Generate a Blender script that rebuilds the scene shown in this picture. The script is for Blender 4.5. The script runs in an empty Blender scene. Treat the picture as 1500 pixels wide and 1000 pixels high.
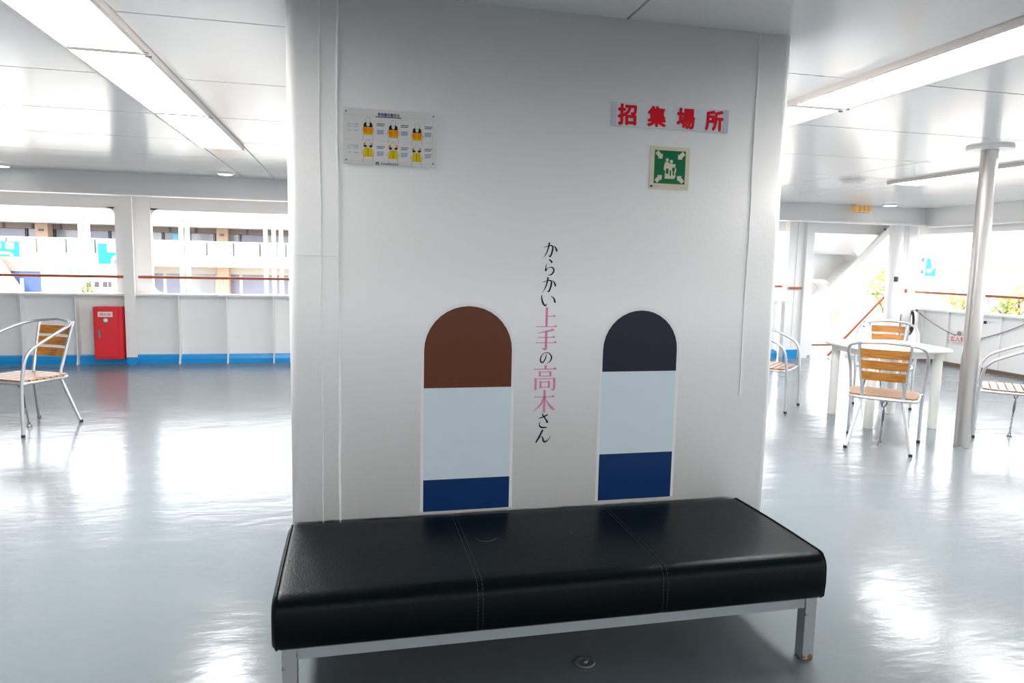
import bpy, bmesh, math, random
from mathutils import Vector, Matrix
random.seed(7)
S = bpy.context.scene
COL = S.collection
PI = math.pi
# ------------------------------------------------------------------ camera
CAM_H = 1.40
YAW, PITCH, ROLL, FPX = 0.225732, 0.112646, 0.021149, 1019.15
fwd = Vector((math.sin(YAW)*math.cos(PITCH), math.cos(YAW)*math.cos(PITCH), -math.sin(PITCH)))
rgt = Vector((math.cos(YAW), -math.sin(YAW), 0)); upv = rgt.cross(fwd)
r2 = math.cos(ROLL)*rgt + math.sin(ROLL)*upv; u2 = -math.sin(ROLL)*rgt + math.cos(ROLL)*upv
cd = bpy.data.cameras.new('camera'); cam = bpy.data.objects.new('camera', cd); COL.objects.link(cam)
cd.sensor_width = 36.0; cd.lens = FPX/1500*36; cd.clip_end = 500; cd.clip_start = 0.05
cam.matrix_world = Matrix(((r2.x, u2.x, -fwd.x, 0), (r2.y, u2.y, -fwd.y, 0), (r2.z, u2.z, -fwd.z, CAM_H), (0, 0, 0, 1)))
S.camera = cam
# ------------------------------------------------------------------ world, exposure
SKY = 2.6
LAMP = 17.0
w = bpy.data.worlds.new('overcast_sky'); S.world = w; w.use_nodes = True
bg = w.node_tree.nodes['Background']; bg.inputs[0].default_value = (0.985, 0.988, 1.0, 1); bg.inputs[1].default_value = SKY
S.view_settings.view_transform = 'Standard'; S.view_settings.look = 'None'
S.view_settings.exposure = 1.35; S.view_settings.gamma = 1.0; S.view_settings.use_curve_mapping = False

# ------------------------------------------------------------------ materials
def srgb(r, g, b):
    f = lambda c: (c/255/12.92) if c <= 10 else ((c/255+0.055)/1.055)**2.4
    return (f(r), f(g), f(b))
MATS = {}
def mat(name, col, rough=0.5, metal=0.0, var=0.04, scale=6.0, bump=0.0, bscale=40.0, coat=0.0, spec=0.5, rvar=0.0, emit=None):
    m = bpy.data.materials.new(name); m.use_nodes = True; nt = m.node_tree; N = nt.nodes; L = nt.links
    b = N['Principled BSDF']
    tc = N.new('ShaderNodeTexCoord')
    nz = N.new('ShaderNodeTexNoise'); nz.inputs['Scale'].default_value = scale; nz.inputs['Detail'].default_value = 4
    L.new(tc.outputs['Object'], nz.inputs['Vector'])
    mx = N.new('ShaderNodeMix'); mx.data_type = 'RGBA'
    mx.inputs[6].default_value = (*[max(0, c*(1-var)) for c in col], 1)
    mx.inputs[7].default_value = (*[min(1, c*(1+var)) for c in col], 1)
    L.new(nz.outputs['Fac'], mx.inputs[0]); L.new(mx.outputs[2], b.inputs['Base Color'])
    b.inputs['Roughness'].default_value = rough; b.inputs['Metallic'].default_value = metal
    b.inputs['Specular IOR Level'].default_value = spec
    if rvar:
        mr = N.new('ShaderNodeMapRange'); mr.inputs[3].default_value = rough-rvar; mr.inputs[4].default_value = rough+rvar
        L.new(nz.outputs['Fac'], mr.inputs[0]); L.new(mr.outputs[0], b.inputs['Roughness'])
    if coat: b.inputs['Coat Weight'].default_value = coat; b.inputs['Coat Roughness'].default_value = 0.08
    if bump:
        n2 = N.new('ShaderNodeTexNoise'); n2.inputs['Scale'].default_value = bscale; n2.inputs['Detail'].default_value = 3
        L.new(tc.outputs['Object'], n2.inputs['Vector'])
        bp = N.new('ShaderNodeBump'); bp.inputs['Strength'].default_value = bump; bp.inputs['Distance'].default_value = 0.01
        L.new(n2.outputs['Fac'], bp.inputs['Height']); L.new(bp.outputs[0], b.inputs['Normal'])
    if emit:
        b.inputs['Emission Color'].default_value = (*emit[0], 1); b.inputs['Emission Strength'].default_value = emit[1]
    MATS[name] = m
    return m
mat('pillar_paint', (0.86, 0.85, 0.835), 0.36, var=0.012, scale=2, bump=0.06, bscale=75)
mat('white_paint', (0.88, 0.875, 0.87), 0.30, var=0.02, bump=0.04, bscale=10)
mat('ceiling_panel', (0.86, 0.855, 0.85), 0.16, spec=0.22, var=0.01, bump=0.03, bscale=1.5)
mat('ceiling_joint', (0.60, 0.59, 0.58), 0.7)
mat('lamp_frame', (0.72, 0.66, 0.63), 0.4)
mat('diffuser', (0.9, 0.9, 0.9), 0.5, emit=((1.0, 0.985, 0.97), LAMP))
mat('downlight_lens', (0.9, 0.9, 0.9), 0.4, emit=((1, 0.98, 0.95), 3.0))
mat('amber_glass', srgb(226, 172, 100), 0.2, emit=(srgb(255, 190, 100), 0.08))
mat('blue_paint', srgb(0, 150, 222), 0.35, var=0.06)
mat('red_paint', srgb(226, 20, 40), 0.3, var=0.04)
mat('rail_wood', srgb(158, 84, 52), 0.4, var=0.15, scale=20)
mat('steel_pole', (0.44, 0.42, 0.405), 0.30, metal=0.9, var=0.05, bump=0.02)
mat('aluminium', (0.60, 0.61, 0.63), 0.32, metal=0.85, var=0.04)
mat('galvanised', (0.24, 0.24, 0.26), 0.4, metal=0.85)
mat('black_rubber', (0.02, 0.02, 0.02), 0.6)
mat('black_plastic', (0.03, 0.03, 0.035), 0.5)
mat('white_plastic', (0.80, 0.795, 0.77), 0.35, var=0.02)
mat('leg_plastic', (0.78, 0.77, 0.74), 0.4, var=0.02)
mat('leather', (0.0010, 0.0034, 0.0044), 0.33, spec=0.10, var=0.25, scale=5, bump=0.10, bscale=120, rvar=0.06)
mat('thread', (0.045, 0.052, 0.055), 0.7)
mat('leather_torn', (0.012, 0.014, 0.015), 0.6)
mat('paper_white', (0.78, 0.75, 0.72), 0.35, var=0.03)
mat('sign_white', (0.72, 0.74, 0.77), 0.25, var=0.02)
mat('sign_tape', (0.58, 0.60, 0.64), 0.4)
mat('sign_red', srgb(226, 22, 40), 0.35)
mat('sign_green', srgb(0, 110, 66), 0.25, var=0.06)
mat('sign_cream', srgb(226, 216, 190), 0.4)
mat('ink_navy', srgb(20, 62, 120), 0.5)
mat('ink_grey', srgb(140, 150, 175), 0.5)
mat('ink_line', srgb(185, 190, 205), 0.5)
mat('ink_black', srgb(20, 24, 40), 0.5)
mat('vest_orange', srgb(246, 140, 10), 0.5)
mat('vest_yellow', srgb(226, 196, 10), 0.5)
mat('letter_dark', srgb(24, 28, 46), 0.45)
mat('letter_pink', srgb(228, 138, 182), 0.45)
mat('vinyl_white', (0.80, 0.80, 0.80), 0.3)
mat('vinyl_brown', srgb(98, 52, 30), 0.32)
mat('vinyl_pale', srgb(208, 222, 230), 0.32)
mat('vinyl_navy', srgb(16, 52, 100), 0.32)
mat('vinyl_dark', srgb(28, 34, 48), 0.32)
mat('rope', srgb(150, 140, 132), 0.8, var=0.2, scale=60)
mat('rope_dark', srgb(74, 62, 58), 0.85, var=0.3, scale=40)
mat('rust_line', srgb(110, 92, 78), 0.7)
for k_ in [k for k in MATS if k.split('_')[0] in ('paper', 'sign', 'ink', 'vest', 'letter', 'vinyl')]:
    MATS[k_].node_tree.nodes['Principled BSDF'].inputs['Specular IOR Level'].default_value = 0.15
# exterior
mat('building_white', (0.88, 0.88, 0.87), 0.6)
mat('building_cream', (0.47, 0.43, 0.37), 0.7)
mat('building_taupe', srgb(150, 132, 124), 0.7, var=0.1)
mat('brick_tan', srgb(182, 154, 132), 0.7, var=0.12, scale=3)
mat('window_lilac', srgb(134, 136, 156), 0.2, var=0.15, scale=1.5)
mat('window_pale', srgb(166, 170, 176), 0.15, var=0.12, scale=1.2)
mat('balustrade', srgb(164, 176, 170), 0.15, var=0.1, scale=2)
mat('cyan_banner', srgb(0, 178, 222), 0.5)
mat('pale_cyan', srgb(120, 196, 222), 0.5)
mat('navy_glass', srgb(62, 84, 128), 0.3)
mat('frame_dark', srgb(88, 82, 84), 0.5)
mat('sea_water', (0.06, 0.09, 0.10), 0.12, var=0.1, scale=0.4, bump=0.3, bscale=0.8)
mat('quay', (0.45, 0.42, 0.38), 0.8, var=0.08, scale=0.5)
mat('leaf', srgb(116, 132, 58), 0.6, var=0.3, scale=2)
mat('leaf_gold', srgb(178, 160, 92), 0.6, var=0.3, scale=2)
mat('bark', srgb(110, 90, 70), 0.8)
mat('roof_metal', (0.86, 0.87, 0.88), 0.5)
mat('far_wall', srgb(184, 170, 162), 0.8)

def mat_floor():
    m = mat('floor_paint', (0.185, 0.215, 0.235), 0.12, spec=0.2, var=0.04, scale=1.1)
    nt = m.node_tree; N = nt.nodes; L = nt.links; b = N['Principled BSDF']
    tc = N.new('ShaderNodeTexCoord')
    def noise(sc, det, dist, rot=0.0):
        mp = N.new('ShaderNodeMapping'); mp.inputs['Scale'].default_value = sc; mp.inputs['Location'].default_value = (0.31, 0.17, 0.43); mp.inputs['Rotation'].default_value = (0, 0, rot)
        n = N.new('ShaderNodeTexNoise'); n.inputs['Scale'].default_value = 1.0; n.inputs['Detail'].default_value = det; n.inputs['Distortion'].default_value = dist
        L.new(tc.outputs['Object'], mp.inputs[0]); L.new(mp.outputs[0], n.inputs['Vector']); return n.outputs['Fac']
    big = noise((2.2, 4.5, 1), 2, 0.3, 0.15); fine = noise((12, 34, 1), 3, 0.2, -0.12)
    b1 = N.new('ShaderNodeBump'); b1.inputs['Strength'].default_value = 0.35; b1.inputs['Distance'].default_value = 0.012
    b2 = N.new('ShaderNodeBump'); b2.inputs['Strength'].default_value = 0.36; b2.inputs['Distance'].default_value = 0.003
    L.new(big, b1.inputs['Height']); L.new(fine, b2.inputs['Height'])
    L.new(b1.outputs[0], b2.inputs['Normal']); L.new(b2.outputs[0], b.inputs['Normal'])
    mr = N.new('ShaderNodeMapRange'); mr.inputs[3].default_value = 0.10; mr.inputs[4].default_value = 0.24
    L.new(big, mr.inputs[0]); L.new(mr.outputs[0], b.inputs['Roughness'])
mat_floor()

def mat_wood(name, c1, c2, rough):
    m = mat(name, c1, rough, var=0.1, scale=30)
    nt = m.node_tree; N = nt.nodes; L = nt.links; b = N['Principled BSDF']
    tc = N.new('ShaderNodeTexCoord'); mp = N.new('ShaderNodeMapping'); mp.inputs['Scale'].default_value = (3, 60, 60)
    nz = N.new('ShaderNodeTexNoise'); nz.inputs['Scale'].default_value = 1.5; nz.inputs['Detail'].default_value = 5
    L.new(tc.outputs['Object'], mp.inputs[0]); L.new(mp.outputs[0], nz.inputs['Vector'])
    cr = N.new('ShaderNodeValToRGB'); cr.color_ramp.elements[0].color = (*c1, 1); cr.color_ramp.elements[1].color = (*c2, 1)
    cr.color_ramp.elements[0].position = 0.35; cr.color_ramp.elements[1].position = 0.7
    L.new(nz.outputs['Fac'], cr.inputs[0]); L.new(cr.outputs[0], b.inputs['Base Color'])
mat_wood('slat_wood', srgb(150, 92, 26), srgb(186, 128, 52), 0.35)
mat_wood('seat_wood', srgb(140, 98, 70), srgb(176, 138, 108), 0.4)

def mat_rusty(name, base):
    m = mat(name, base, 0.42, var=0.06)
    nt = m.node_tree; N = nt.nodes; L = nt.links; b = N['Principled BSDF']
    tc = N.new('ShaderNodeTexCoord'); sp = N.new('ShaderNodeSeparateXYZ'); L.new(tc.outputs['Object'], sp.inputs[0])
    nz = N.new('ShaderNodeTexNoise'); nz.inputs['Scale'].default_value = 55; nz.inputs['Detail'].default_value = 5; L.new(tc.outputs['Object'], nz.inputs['Vector'])
    def math_(op, a, v):
        n = N.new('ShaderNodeMath'); n.operation = op
        for i, x in enumerate((a, v)):
            if isinstance(x, (int, float)): n.inputs[i].default_value = x
            else: L.new(x, n.inputs[i])
        return n.outputs[0]
    foot = N.new('ShaderNodeMapRange'); foot.inputs[1].default_value = 0.0; foot.inputs[2].default_value = 0.035; foot.inputs[3].default_value = 0.30; foot.inputs[4].default_value = 0.0
    L.new(sp.outputs[2], foot.inputs[0])
    ax = math_('ABSOLUTE', sp.outputs[0], 0); ay = math_('ABSOLUTE', sp.outputs[1], 0)
    edge = math_('MINIMUM', ax, ay)
    em = N.new('ShaderNodeMapRange'); em.inputs[1].default_value = 0.0185; em.inputs[2].default_value = 0.0225; em.inputs[3].default_value = 0.0; em.inputs[4].default_value = 0.23
    L.new(edge, em.inputs[0])
    s = math_('ADD', math_('ADD', nz.outputs['Fac'], foot.outputs[0]), em.outputs[0])
    th = N.new('ShaderNodeMapRange'); th.inputs[1].default_value = 0.68; th.inputs[2].default_value = 0.76; L.new(s, th.inputs[0])
    old = b.inputs['Base Color'].links[0].from_socket
    mx = N.new('ShaderNodeMix'); mx.data_type = 'RGBA'; mx.inputs[7].default_value = (*srgb(128, 84, 46), 1)
    L.new(th.outputs[0], mx.inputs[0]); L.new(old, mx.inputs[6]); L.new(mx.outputs[2], b.inputs['Base Color'])
mat_rusty('bench_frame', (0.30, 0.335, 0.355))

mat('bench_rail', (0.30, 0.335, 0.355), 0.42, var=0.08, scale=12)
# ------------------------------------------------------------------ mesh helpers
class MB:
    def __init__(s): s.v = []; s.f = []; s.sm = []
    def add(s, verts, faces, smooth=False):
        o = len(s.v); s.v += [tuple(x) for x in verts]
        for f in faces: s.f.append([i+o for i in f]); s.sm.append(smooth)
        return s
    def box(s, x0, x1, y0, y1, z0, z1):
        v = [(x0, y0, z0), (x1, y0, z0), (x1, y1, z0), (x0, y1, z0), (x0, y0, z1), (x1, y0, z1), (x1, y1, z1), (x0, y1, z1)]
        return s.add(v, [(0, 3, 2, 1), (4, 5, 6, 7), (0, 1, 5, 4), (1, 2, 6, 5), (2, 3, 7, 6), (3, 0, 4, 7)])
    def tube(s, pts, r, n=10, cap=True, closed=False):
        pts = [Vector(p) for p in pts]; m = len(pts)
        rs = r if isinstance(r, (list, tuple)) else [r]*m
        T = []
        for i in range(m):
            a = pts[(i-1) % m] if (closed or i > 0) else pts[i]; b = pts[(i+1) % m] if (closed or i < m-1) else pts[i]
            T.append((b-a).normalized())
        ref = Vector((0, 0, 1)) if abs(T[0].z) < 0.9 else Vector((1, 0, 0))
        U = (ref - T[0]*ref.dot(T[0])).normalized(); vs = []
        for i in range(m):
            U = (U - T[i]*U.dot(T[i])).normalized(); W = T[i].cross(U)
            for k in range(n):
                a = 2*PI*k/n; vs.append(pts[i] + (U*math.cos(a) + W*math.sin(a))*rs[i])
        fs = []
        for i in range(m if closed else m-1):
            j = (i+1) % m
            for k in range(n): fs.append((i*n+k, i*n+(k+1) % n, j*n+(k+1) % n, j*n+k))
        s.add(vs, fs, True)
        if cap and not closed:
            s.add(vs[:n], [tuple(reversed(range(n)))]); s.add(vs[-n:], [tuple(range(n))])
        return s
    def lathe(s, prof, c=(0, 0, 0), n=24, smooth=True):
        vs = []; fs = []; m = len(prof)
        for (r, z) in prof:
            for k in range(n): a = 2*PI*k/n; vs.append((c[0]+r*math.cos(a), c[1]+r*math.sin(a), c[2]+z))
        for i in range(m-1):
            for k in range(n): fs.append((i*n+k, i*n+(k+1) % n, (i+1)*n+(k+1) % n, (i+1)*n+k))
        s.add(vs, fs, smooth)
        s.add(vs[:n], [tuple(reversed(range(n)))]); s.add(vs[-n:], [tuple(range(n))])
        return s
    def prism(s, poly, h0, h1, axis='z'):
        def P(a, b, h): return (a, b, h) if axis == 'z' else ((a, h, b) if axis == 'y' else (h, a, b))
        n = len(poly); vs = [P(a, b, h0) for a, b in poly] + [P(a, b, h1) for a, b in poly]
        fs = [tuple(range(n)), tuple(reversed(range(n, 2*n)))] + [(i, i+n, (i+1) % n+n, (i+1) % n) for i in range(n)]
        return s.add(vs, fs)
    def build(s, name, m, parent=None, loc=None, rz=0.0, bevel=0.0, seg=2):
        me = bpy.data.meshes.new(name); me.from_pydata(s.v, [], s.f)
        me.polygons.foreach_set('use_smooth', s.sm)
        bm = bmesh.new(); bm.from_mesh(me); bmesh.ops.recalc_face_normals(bm, faces=bm.faces); bm.to_mesh(me); bm.free()
        me.materials.append(MATS[m])
        o = bpy.data.objects.new(name, me); COL.objects.link(o)
        if loc: o.location = loc
        o.rotation_euler.z = rz
        if parent: o.parent = parent
        if bevel:
            b = o.modifiers.new('bevel', 'BEVEL'); b.width = bevel; b.segments = seg; b.limit_method = 'ANGLE'
        return o
def tag(o, label=None, cat=None, group=None, kind=None):
    if label: o['label'] = label
    if cat: o['category'] = cat
    if group: o['group'] = group
    if kind: o['kind'] = kind
    return o
def empty(name, loc=(0, 0, 0), rz=0.0, parent=None):
    o = bpy.data.objects.new(name, None); COL.objects.link(o); o.location = loc; o.rotation_euler.z = rz; o.empty_display_size = 0.1
    if parent: o.parent = parent
    return o
def copy_tree(o, parent=None):
    c = o.copy(); COL.objects.link(c); c.parent = parent
    for ch in list(o.children): copy_tree(ch, c)
    return c
def crom(pts, n=8):
    P = [Vector(p) for p in pts]; P = [P[0]*2-P[1]] + P + [P[-1]*2-P[-2]]; out = []
    for i in range(1, len(P)-2):
        for k in range(n):
            t = k/n; a, b, c, d = P[i-1:i+3]
            out.append(0.5*((2*b)+(c-a)*t+(2*a-5*b+4*c-d)*t*t+(3*b-a-3*c+d)*t**3))
    out.append(P[-2]); return out
def fillet(pts, r, n=6):
    P = [Vector(p) for p in pts]; rr = r if isinstance(r, (list, tuple)) else [r]*len(P); out = [P[0]]
    for i in range(1, len(P)-1):
        a = (P[i-1]-P[i]); b = (P[i+1]-P[i]); d = min(rr[i], a.length*0.49, b.length*0.49)
        A = P[i]+a.normalized()*d; B = P[i]+b.normalized()*d
        for k in range(n+1):
            t = k/n; out.append(A*(1-t)**2 + P[i]*2*t*(1-t) + B*t*t)
    out.append(P[-1]); return out
def rrect(x0, x1, y0, y1, r, n=6):
    out = []
    for cx, cy, a0 in ((x1-r, y1-r, 0), (x0+r, y1-r, PI/2), (x0+r, y0+r, PI), (x1-r, y0+r, 1.5*PI)):
        for k in range(n+1): a = a0+PI/2*k/n; out.append((cx+r*math.cos(a), cy+r*math.sin(a)))
    return out
def text_mesh(body, name, m, cx, cz, width, height, y, parent, bold=0.0, depth=0.001, spacing=1.0):
    """flat lettering on a plane facing -Y, fitted to width x height about (cx, cz)"""
    c = bpy.data.curves.new('lettering', 'FONT'); c.body = body; c.size = 1.0; c.space_character = spacing; c.resolution_u = 3
    t = bpy.data.objects.new('lettering', c); COL.objects.link(t)
    bpy.context.view_layer.update()
    dg = bpy.context.evaluated_depsgraph_get(); me = bpy.data.meshes.new_from_object(t.evaluated_get(dg))
    bpy.data.objects.remove(t); bpy.data.curves.remove(c)
    if bold:      # heavier face: the outline repeated at small shifts
        bv = [v.co.copy() for v in me.vertices]; bf = [tuple(p.vertices) for p in me.polygons]; vv, ff = [], []
        for k in range(8):
            o_ = Vector((bold*math.cos(k*PI/4), bold*math.sin(k*PI/4), 0)); n_ = len(vv)
            vv += [v+o_+Vector((0, 0, 0.002*k)) for v in bv]; ff += [tuple(i+n_ for i in f) for f in bf]
        me = bpy.data.meshes.new(name); me.from_pydata([tuple(v) for v in vv], [], ff)
    xs = [v.co.x for v in me.vertices]; ys = [v.co.y for v in me.vertices]
    x0, x1, y0, y1 = min(xs), max(xs), min(ys), max(ys)
    for v in me.vertices:
        v.co = Vector((cx+((v.co.x-x0)/(x1-x0)-0.5)*width, y-v.co.z*0.03, cz+((v.co.y-y0)/(y1-y0)-0.5)*height))
    me.materials.clear(); me.materials.append(MATS[m]); me.name = name
    o = bpy.data.objects.new(name, me); COL.objects.link(o); o.parent = parent
    return o

# ================================================================== STRUCTURE
X0, X1, Y0, Y1, CZ = -8.0, 8.80, -6.0, 9.80, 2.36
fl = MB().box(X0, X1+0.15, Y0, Y1+0.25, -0.25, 0).build('floor', 'floor_paint')
tag(fl, 'glossy grey painted steel deck floor with soft reflections', kind='structure')

# ceiling: dark backing with single panels and open joints
ce = MB().box(X0, X1+0.1, Y0, 9.6, CZ+0.02, CZ+0.12).build('ceiling', 'ceiling_joint')
tag(ce, 'white glossy ceiling of wide metal panels with thin joints', kind='structure')
ST = [(-1.29, -0.925), (2.455, 2.82), (5.67, 6.05)]
xcols = [(X0, -5.0), (-5.0, -1.29), (-0.925, 1.055), (1.055, 2.455), (2.82, 4.90), (4.90, 5.67), (6.05, X1+0.1)]
ys = [Y0] + [3.18+1.07*k for k in range(-8, 6)] + [9.6]
pcache = {}
def panel(x0, x1, y0, y1):
    k = (round(x1-x0, 3), round(y1-y0, 3)); g = 0.006
    if k in pcache:
        o = bpy.data.objects.new('panel', pcache[k]); COL.objects.link(o); o.parent = ce
    else:
        o = MB().box(g, x1-x0-g, g, y1-y0-g, 0, 0.02).build('panel', 'ceiling_panel', ce); pcache[k] = o.data
    o.location = (x0, y0, CZ)
for x0, x1 in xcols:
    for a, b in zip(ys[:-1], ys[1:]):
        if b-a > 0.05: panel(x0, x1, a, b)
for x0, x1, a, b in ((ST[1][0], ST[1][1], 5.155, 6.64), (ST[2][0], ST[2][1], Y0, 3.68)): panel(x0, x1, a, b)
for x0, x1 in (ST[0], ST[1]): panel(x0, x1, Y0, 2.205)
for x0, x1 in ST:   # filler panels in line with the lamp strips, beyond their ends
    for a, b in ((6.64, 7.46), (7.46, 8.53), (8.53, 9.6)): panel(x0, x1, a, b)
# ceiling lamps, each module a thing
def ceiling_light(x0, x1, y0, y1, label, grp):
    cx, cy = (x0+x1)/2, (y0+y1)/2; hx, hy = (x1-x0)/2, (y1-y0)/2
    r = tag(empty('ceiling_light', (cx, cy, CZ)), label, 'ceiling light', grp)
    t = 0.022
    f = MB()
    f.box(-hx, -hx+t, -hy, hy, -0.03, 0.03); f.box(hx-t, hx, -hy, hy, -0.03, 0.03)
    f.box(-hx+t, hx-t, -hy, -hy+0.03, -0.028, 0.03); f.box(-hx+t, hx-t, hy-0.03, hy, -0.028, 0.03)
    f.build('frame', 'lamp_frame', r)
    MB().box(-hx+t, hx-t, -hy+0.03, hy-0.03, -0.014, 0.0).build('diffuser', 'diffuser', r)
    for sy in (-1, 1):
        MB().box(hx-t-0.004, hx+0.004, sy*(hy-0.03)-0.006, sy*(hy-0.03)+0.006, -0.036, -0.028).build('clip', 'galvanised', r)
    return r
lab = ['on the red hydrant box side', 'beside the muster sign', 'behind the steel pole']
for i, (x0, x1) in enumerate(ST):
    for k in range(3):
        e = 6.63-1.475*k
        if (i, k) in ((1, 0), (2, 2)): continue      # hidden behind the pillar / outside the picture: not shown by the photograph
        which = ('end panel by the bulwark', 'middle panel', 'panel nearest the bench')[k]
        ceiling_light(x0, x1, e-1.475, e, 'ceiling light, %s of the strip %s' % (which, lab[i]), 'ceiling light strip %s' % ('by hydrant', 'by pillar', 'by pole')[i])

# central pillar (steel casing): rounded vertical edges
PY = 2.69
pill = MB().prism(rrect(-0.232, 1.795, PY, PY+1.3, 0.035, 6), 0, CZ, 'z')
pill.sm = [False, False] + [True]*(len(pill.f)-2)
wc = pill.build('wall_center', 'pillar_paint')
tag(wc, 'broad white painted steel pillar wall behind the black bench', kind='structure')
for xx, za, zb, r in ((-0.052, 0.0, CZ, 0.0045), (1.637, 0.85, CZ, 0.0035), (-0.115, 0.0, CZ, 0.0018)):
    n = 90; pts = []
    for k in range(n+1):
        z = za+(zb-za)*k/n
        pts.append((xx+0.0018*math.sin(z*9)+random.uniform(-0.0009, 0.0009), PY-0.0005, z))
    MB().tube(pts, [r*random.uniform(0.75, 1.25) for _ in pts], 6).build('weld_bead', 'pillar_paint', wc)
for (a, b, c, d) in ((-0.10, 0.14, 1.415, 1.0), ):
    MB().tube([(-0.2, PY, 1.412), (-0.06, PY, 1.410)], 0.0016, 5).build('weld_bead', 'pillar_paint', wc)

# ---- back bulwark (along Y1)
GX0, GX1 = 6.96, 8.45      # gangway opening
BT = 0.885
wb = MB().box(X0, 6.57, Y1+0.02, Y1+0.06, 0.0, BT).build('wall_back', 'white_paint')
tag(wb, 'white steel bulwark with vertical ribs below the wooden rail', kind='structure')
ribs = [-5.2, -4.6, -4.005, -3.395, -2.2, -1.615, -1.035] + [-0.45, 0.15, 0.75, 1.35, 1.95, 2.55, 3.15, 3.75, 4.35, 4.95, 5.55, 6.15]
for xx in ribs:
    MB().prism([(Y1+0.02, BT), (Y1-0.09, BT), (Y1-0.10, 0.10), (Y1-0.13, 0.0), (Y1+0.02, 0)], xx-0.006, xx+0.006, 'x').build('rib', 'white_paint', wb)
MB().box(X0, 6.57, Y1-0.12, Y1+0.09, BT, BT+0.022).build('cap', 'white_paint', wb)
xs_ = sorted([X0]+ribs+[6.57])
for a, b in zip(xs_[:-1], xs_[1:]):
    MB().prism([(Y1+0.02, 0.115), (Y1-0.035, 0.105), (Y1-0.05, 0.06), (Y1-0.05, 0.0), (Y1+0.02, 0.0)], a+0.008, b-0.008, 'x').build('base_strip', 'blue_paint', wb)
for xx in (-4.5, -1.66, 0.9, 2.3, 4.9):
    MB().tube([(xx, Y1, BT+0.02), (xx, Y1, 1.10)], 0.014, 8).build('rail_post', 'white_paint', wb)
# outer plating: header, rounded frame corners
hd = MB().box(X0, 9.0, 9.93, 9.99, 1.98, 2.62).build('wall_header', 'white_paint'); tag(hd, 'white plate above the open deck windows', kind='structure')
bm_ = MB().box(X0, X1-0.05, 9.22, 9.30, 2.12, CZ+0.1); bm_.box(X0, X1-0.05, 9.16, 9.36, 2.10, 2.125)
tag(bm_.build('trim_1', 'white_paint'), 'white ceiling edge beam above the bulwark', kind='structure')
tag(MB().box(X0, X1+0.3, 9.30, 10.0, 2.34, 2.5).build('trim_3', 'white_paint'), 'white soffit over the deck edge', kind='structure')
def hull_column(x):
    r = tag(empty('hull_column', (x, Y1, 0)), 'white steel hull column with a flat front flange on the bulwark', 'column', 'hull columns along the bulwark')
    MB().box(-0.21, 0.21, 0.10, 0.19, 0.0, 2.3).build('plate', 'white_paint', r)
    MB().box(-0.008, 0.008, -0.12, 0.10, 0.0, 2.3).build('web', 'white_paint', r)
    MB().box(-0.062, 0.062, -0.145, -0.12, 0.10, 2.3).build('flange', 'white_paint', r)
    MB().prism([(-0.062, 0.10), (0.062, 0.10), (0.062, 0.04), (0.035, 0.0), (-0.035, 0.0), (-0.062, 0.04)], -0.147, -0.115, 'y').build('blue_foot', 'blue_paint', r)
    for s in (-1, 1):      # rounded window corners
        for zc, sg in ((2.0, -1), (BT+0.02, 1)):
            R = 0.13; poly = [(s*0.21, zc)]
            for k in range(7):
                a = PI/2*k/6; poly.append((s*(0.21+R-R*math.sin(a)), zc+sg*(R-R*math.cos(a)) if False else zc+sg*R*(1-math.cos(a))))
            poly = [(s*0.205, zc), (s*(0.21+R), zc)] + [(s*(0.21+R-R*math.sin(PI/2*k/6)), zc+sg*R*(1-math.cos(PI/2*k/6))) for k in range(1, 7)]
            MB().prism(poly, 0.13, 0.17, 'y').build('frame_corner', 'white_paint', r)
    return r
for x in (-5.9, -2.755, 0.39, 3.53): hull_column(x)
# wooden hand rails
def rail(name, pts, label, w=0.05, h=0.035):
    a, b = Vector(pts[0]), Vector(pts[1]); d = (b-a); L = d.length
    poly = rrect(-w/2, w/2, -h/2, h/2, h*0.3, 3)
    o = MB().prism(poly, 0, L, 'x').build(name, 'rail_wood')
    o.location = a; o.rotation_euler = d.to_track_quat('X', 'Z').to_euler()
    return tag(o, label, 'handrail')
for k, (a, b) in enumerate(((-7.9, -2.83), (-2.68, 0.315), (0.465, 3.455), (3.605, 6.60))):
    o = rail('handrail', ((a, Y1, 1.118), (b, Y1, 1.118)), ['brown wooden handrail above the red hydrant box', 'brown wooden handrail from the hull column to the pillar wall', 'brown wooden handrail hidden behind the pillar wall', 'brown wooden handrail ending at the white stair post'][k])
    o['group'] = 'wooden handrails on the back bulwark'
rail('handrail', ((6.62, 9.62, 1.10), (6.82, 9.62, 1.10)), 'short stub of brown wooden handrail on the white stair post')
# post at the left of the gangway
r = tag(empty('stair_post', (6.86, 9.66, 0)), 'white boxed post carrying the stair beside the gangway opening', 'post')
MB().box(-0.27, 0.0, 0.0, 0.10, 0, 2.3).build('panel', 'white_paint', r)
MB().box(0.0, 0.13, -0.06, 0.12, 0, 2.3).build('column', 'white_paint', r)
MB().box(-0.13, -0.118, -0.01, 0.0, 0, 2.3).build('seam', 'white_paint', r)
MB().box(-0.25, -0.13, -0.012, 0.0, 0.88, 0.895).build('ledge', 'white_paint', r)
MB().box(-0.26, -0.02, -0.02, 0.0, 0.0, 0.13).build('base_strip', 'blue_paint', r)
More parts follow.
